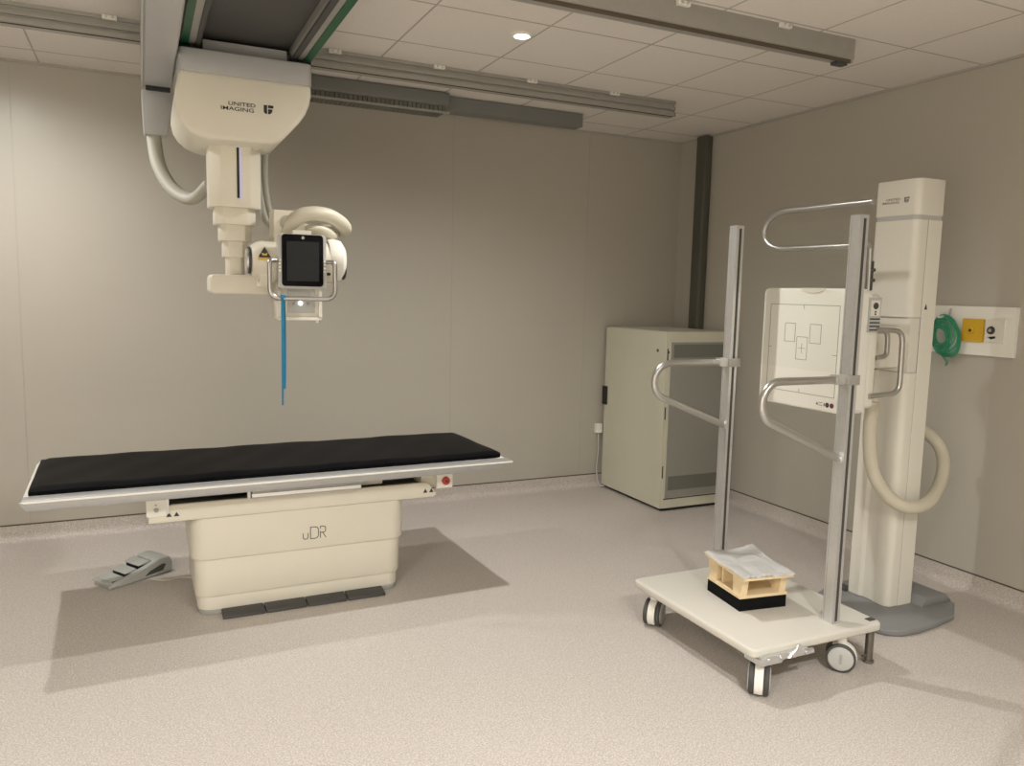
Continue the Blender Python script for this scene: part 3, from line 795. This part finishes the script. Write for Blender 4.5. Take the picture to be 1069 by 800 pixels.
ic.box(2.8572, 2.8585, 2.655, 2.660, 1.106, 1.120); ic.box(2.8572, 2.8585, 2.668, 2.690, 1.107, 1.109); ic.box(2.8572, 2.8585, 2.668, 2.690, 1.119, 1.121)
ic.prism([(2.705, 1.106), (2.705, 1.120), (2.697, 1.113)], 'x', 2.8572, 2.8585)
ic.box(2.8572, 2.8585, 2.694, 2.696, 1.106, 1.120)
ic.build('printed_icons', 'ink', dt, smooth=False)
ic = MB()
ic.box(2.8566, 2.8574, 2.609, 2.614, 1.112, 1.121); ic.box(2.8566, 2.8574, 2.607, 2.614, 1.107, 1.110); ic.box(2.8566, 2.8574, 2.636, 2.644, 1.111, 1.115)
ic.build('icon_detail', 'red', dt, smooth=False)
kp = MB().box(2.975, 3.048, 2.545, 2.556, 1.455, 1.612, .002, 1).build('keypad', 'ltgrey', dt)
MB().box(2.984, 3.040, 2.5435, 2.546, 1.530, 1.600).build('keypad_face', 'white', kp, smooth=False)
MB().cyl((3.012, 2.544, 1.575), (3.012, 2.540, 1.575), .015, 16).build('dial', 'dkgrey', kp)
for z in (1.548, 1.537):
    MB().cyl((3.012, 2.544, z), (3.012, 2.541, z), .004, 10).build('indicator', 'black', kp)
for i in range(4):
    MB().box(2.982, 3.044, 2.542, 2.546, 1.463+i*.0165, 1.469+i*.0165).build('key_row', 'dkgrey', kp, smooth=False)
pth = fillet([(3.03, 2.553, 1.468), (3.205, 2.545, 1.462), (3.212, 2.545, 1.170), (3.02, 2.553, 1.160)], [.06, .06], 8)
MB().tube(pth, .0125, 14).build('side_handle', 'steel', dt)
pth = fillet([(3.04, 2.66, 1.45), (3.245, 2.66, 1.455), (3.25, 2.66, 1.335), (3.17, 2.66, 1.325)], [.04, .03], 8)
MB().tube(pth, .012, 14).build('inner_handle', 'steel', dt)
# overhead patient handle
pth = [(2.955, 2.552, 2.036), (2.955, 3.07, 2.036)]
for k in range(1, 12):
    a = R(90-180*k/12)
    pth.append((2.955, 3.07+.158*math.cos(a)*.97, 1.941+.095*math.sin(a)))
pth += [(2.955, 3.07, 1.846), (2.955, 2.552, 1.846)]
oh = MB().tube(pth, .0142, 14)
oh.tube(fillet([(2.955, 2.57, 1.846), (2.98, 2.57, 1.846), (2.99, 2.57, 1.62)], .02, 4), .010, 12)
oh.cyl((2.955, 2.540, 2.036), (2.955, 2.556, 2.036), .0165, 16, bev=.004)
oh.build('overhead_handle', 'steel', ws)
b = MB().box(2.984, 2.996, 2.556, 2.584, 1.645, 1.775, .003, 1); b.cyl((2.99, 2.556, 1.69), (2.99, 2.545, 1.69), .008, 12); b.cyl((2.99, 2.556, 1.735), (2.99, 2.545, 1.735), .008, 12)
b.build('handle_bracket', 'dkgrey', ws)
# cable hose loop
pth = spline([(3.274, 2.74, 1.098), (3.269, 2.74, 0.953), (3.279, 2.73, 0.809), (3.302, 2.7, 0.701), (3.358, 2.66, 0.618), (3.437, 2.62, 0.577), (3.569, 2.62, 0.584), (3.736, 2.68, 0.644), (3.842, 2.74, 0.741), (3.874, 2.8, 0.831), (3.80, 2.85, 0.91), (3.66, 2.85, 0.95)], 10)
tag(MB().tube(pth, .033, 18).build('cable_hose', 'hose', ws), 'cream cable hose looping round the column')

# ------------------------------------------------------------------ weight-bearing platform
pf = thing('standing_platform', (2.53, 2.715, 0), 'white wheeled patient standing platform with two posts and grab handles', 'patient platform')
deck = MB().prism(rrect(2.168, 2.905, 2.285, 3.145, .035), 'z', .163, .200, .010, 3, ang=50).build('deck', 'deck', pf)
MB().box(2.855, 2.893, 2.318, 2.345, .198, .203, .002, 1).build('deck_slot', 'slot', deck)
rg = MB()
rg.tube([(2.735+.018*math.cos(R(a)), 2.455+.018*math.sin(R(a)), .2025) for a in range(0, 360, 30)], .003, 8, closed=True)
rg.build('deck_ring', 'alu', deck)
for (y0, y1, zt) in ((2.358, 2.413, 1.948), (3.102, 3.156, 1.952)):
    p_ = MB().box(2.670, 2.716, y0, y1, .198, zt, .004, 2).build('post', 'alu', pf)
    MB().box(2.686, 2.700, y0-.0012, y0+.002, .21, zt-.015).build('slot', 'slot', p_, smooth=False)
    MB().box(2.6688, 2.672, y1-.010, y1-.008, .21, zt-.01).build('groove', 'rail', p_, smooth=False)
for ym, zt, zb in ((2.387, 1.266, .925), (3.120, 1.273, .950)):
    pts = [(2.672, ym, zt), (2.318, ym, zt)]
    cxz, r0 = (2.318, zt-.088), .088
    end = Vector((2.675, zb))
    dv = end-Vector(cxz); dd = dv.length
    phi = math.atan2(dv.y, dv.x); al = math.acos(r0/dd)
    a_end = phi-al
    while a_end < R(90): a_end += 2*math.pi
    n = 14
    for k in range(1, n+1):
        a = R(90)+(a_end-R(90))*k/n
        pts.append((cxz[0]+r0*math.cos(a), ym, cxz[1]+r0*math.sin(a)))
    pts.append((2.672, ym, zb))
    h = MB().tube(pts, .0165, 16).build('grab_handle', 'steel', pf)
    MB().box(2.660, 2.724, ym-.036, ym+.036, zt-.021, zt+.020, .004, 2).build('clamp', 'rail', h)
    MB().box(2.612, 2.659, ym-.020, ym+.020, zt-.019, zt+.022, .004, 2).build('clamp_lever', 'alu', h)
    MB().cyl((2.66, ym, zb), (2.672, ym, zb), .021, 16).build('end_boss', 'alu', h)
MB().box(2.692, 2.696, 2.413, 3.102, 1.285, 1.935).build('acrylic_sheet', 'acrylic', pf, smooth=False)
tag(pf.children[-1], 'clear acrylic sheet between the posts')
def caster(x, y, ang, nm='caster'):
    d = Vector((math.cos(ang), math.sin(ang), 0))      # axle direction
    f = Vector((-d.y, d.x, 0))
    c0 = Vector((x, y, .062))
    b = MB()
    b.cyl(Vector((x, y, .128)), Vector((x, y, .165)), .022, 18)
    X4 = Matrix(((f.x, d.x, 0, c0.x), (f.y, d.y, 0, c0.y), (0, 0, 1, c0.z), (0, 0, 0, 1)))
    A = [-48+173*k/12 for k in range(13)]
    prof = [(.0655*math.cos(R(a)), .0655*math.sin(R(a))) for a in A]+[(.054*math.cos(R(a)), .054*math.sin(R(a))) for a in reversed(A)]
    b.prism(prof, 'y', -.0175, .0175, .002, 1, mtx=X4, ang=50)
    b.prism(rrect(-.02, .02, -.02, .06, .01), 'y', -.012, .012, mtx=X4)
    ob = b.build(nm, 'bright', pf)
    for s in (-1, 1):
        w_ = MB()
        w_.lathe(c0+d*s*.0185, d*s*.022, [(0, .052), (0.08, .060), (.2, .062), (.85, .062), (1, .056)], 28)
        wo = w_.build('wheel', 'dkgrey', ob)
        MB().lathe(c0+d*s*.0395, d*s*.005, [(0, .053), (.6, .051), (1, .045)], 28).build('hub_cap', 'ltgrey', ob)
        hc = MB().prism(rrect(-.006, .006, -.022, .022, .005), 'z', 0, .0006, mtx=frame(c0+d*s*.0446, f*s, Vector((0, 0, 1))))
        hc.build('hub_slot', 'grey', ob, smooth=False)
    return ob
caster(2.228, 3.035, R(128)); caster(2.232, 2.312, R(135)); caster(2.712, 2.335, R(222)); caster(2.72, 3.06, R(20))
# brake bracket under the front corner
b = MB().box(2.20, 2.44, 2.264, 2.285, .150, .176, .006, 2)
b.box(2.19, 2.30, 2.262, 2.36, .140, .162, .006, 2)
b.prism([(2.33, .150), (2.36, .176), (2.385, .200), (2.40, .196), (2.41, .170), (2.47, .172), (2.475, .150)], 'y', 2.258, 2.270, .003, 1)
for x in (2.225, 2.29, 2.355, 2.425): b.cyl((x, 2.262, .163), (x, 2.250, .163), .008, 12)
b.build('brake_bracket', 'alu', pf)
b = MB().cyl((2.885, 2.335, .0), (2.885, 2.335, .165), .018, 16); b.cyl((2.885, 2.335, .0), (2.885, 2.335, .012), .024, 18)
b.cyl((2.885, 2.335, .035), (2.845, 2.335, .035), .005, 8)
b.build('jack_foot', 'darkmetal', pf)

# ------------------------------------------------------------------ step block on the platform
BR = R(-7.5)
bx0, by0 = 2.525, 2.735
fo = MB().box(-.122, .122, -.133, .133, 0, .057, .003, 1).build('foam_pad', 'foam')
fo.location = (bx0, by0, .2005); fo.rotation_euler = (0, 0, BR)
tag(fo, 'square black foam pad on the platform under the wooden block', 'foam pad')
wb = thing('wooden_block', (bx0, by0, .2578), 'pale plywood step block standing on the black foam pad', 'wooden block', BR)
MB().box(-.124, .124, -.134, .134, 0, .014, .001, 1).build('bottom_board', 'wood', wb, local=True)
tl = Matrix.Rotation(R(2.6), 4, 'X')
MB().box(-.138, .122, -.172, .150, .106, .118, .001, 1, mtx=tl).build('top_board', 'wood', wb, local=True)
for sx in (-1, 1):
    for sy in (-1, 1):
        x0, x1 = (-.118, -.084) if sx < 0 else (.084, .118)
        yb_, yt_ = sy*.128, sy*.140
        ring = lambda z, a, c: [(x0, a, z), (x1, a, z), (x1, c, z), (x0, c, z)]
        zt = .104+yt_*math.tan(R(2.6))
        MB().loft([ring(.013, yb_, sy*.070), ring(zt+.002, yt_, sy*.062)]).build('corner_leg', 'wood', wb, local=True, smooth=False)
MB().box(-.10, .10, .04, .052, .013, .104).build('inner_panel', 'wood', wb, local=True, smooth=False)
# crumpled paper sheet on top
b = bmesh.new()
n = 36
G = [[None]*(n+1) for _ in range(n+1)]
for j in range(n+1):
    for i in range(n+1):
        u, v = i/n*2-1, j/n*2-1
        x, y = -.008+u*.134, -.011+v*.168
        ez = 0
        q = Vector((u*1.6+.3, v*1.6, .7))
        z = .1210+.016*abs(noise.noise(q))+.004*abs(noise.noise(q*3.1))+.012*max(0, u-.1)*max(0, v-.3)*2
        if v < -.93 and -.9 < u < .2: z += .003*(1+math.sin(30*u))
        if max(abs(u), abs(v)) > .97: z -= .006
        G[j][i] = b.verts.new((x, y, z))
for j in range(n):
    for i in range(n): b.faces.new((G[j][i], G[j][i+1], G[j+1][i+1], G[j+1][i]))
ret = bmesh.ops.solidify(b, geom=b.faces[:], thickness=-.0012)
bmesh.ops.transform(b, matrix=tl, verts=b.verts)
pm = MB(); pm._merge(b)
so = pm.build('paper_sheet', 'cloth')
so.location = (bx0, by0, .2578); so.rotation_euler = (0, 0, BR)
tag(so, 'crumpled white paper sheet covering the top of the wooden block', 'sheet')

bpy.context.view_layer.update()
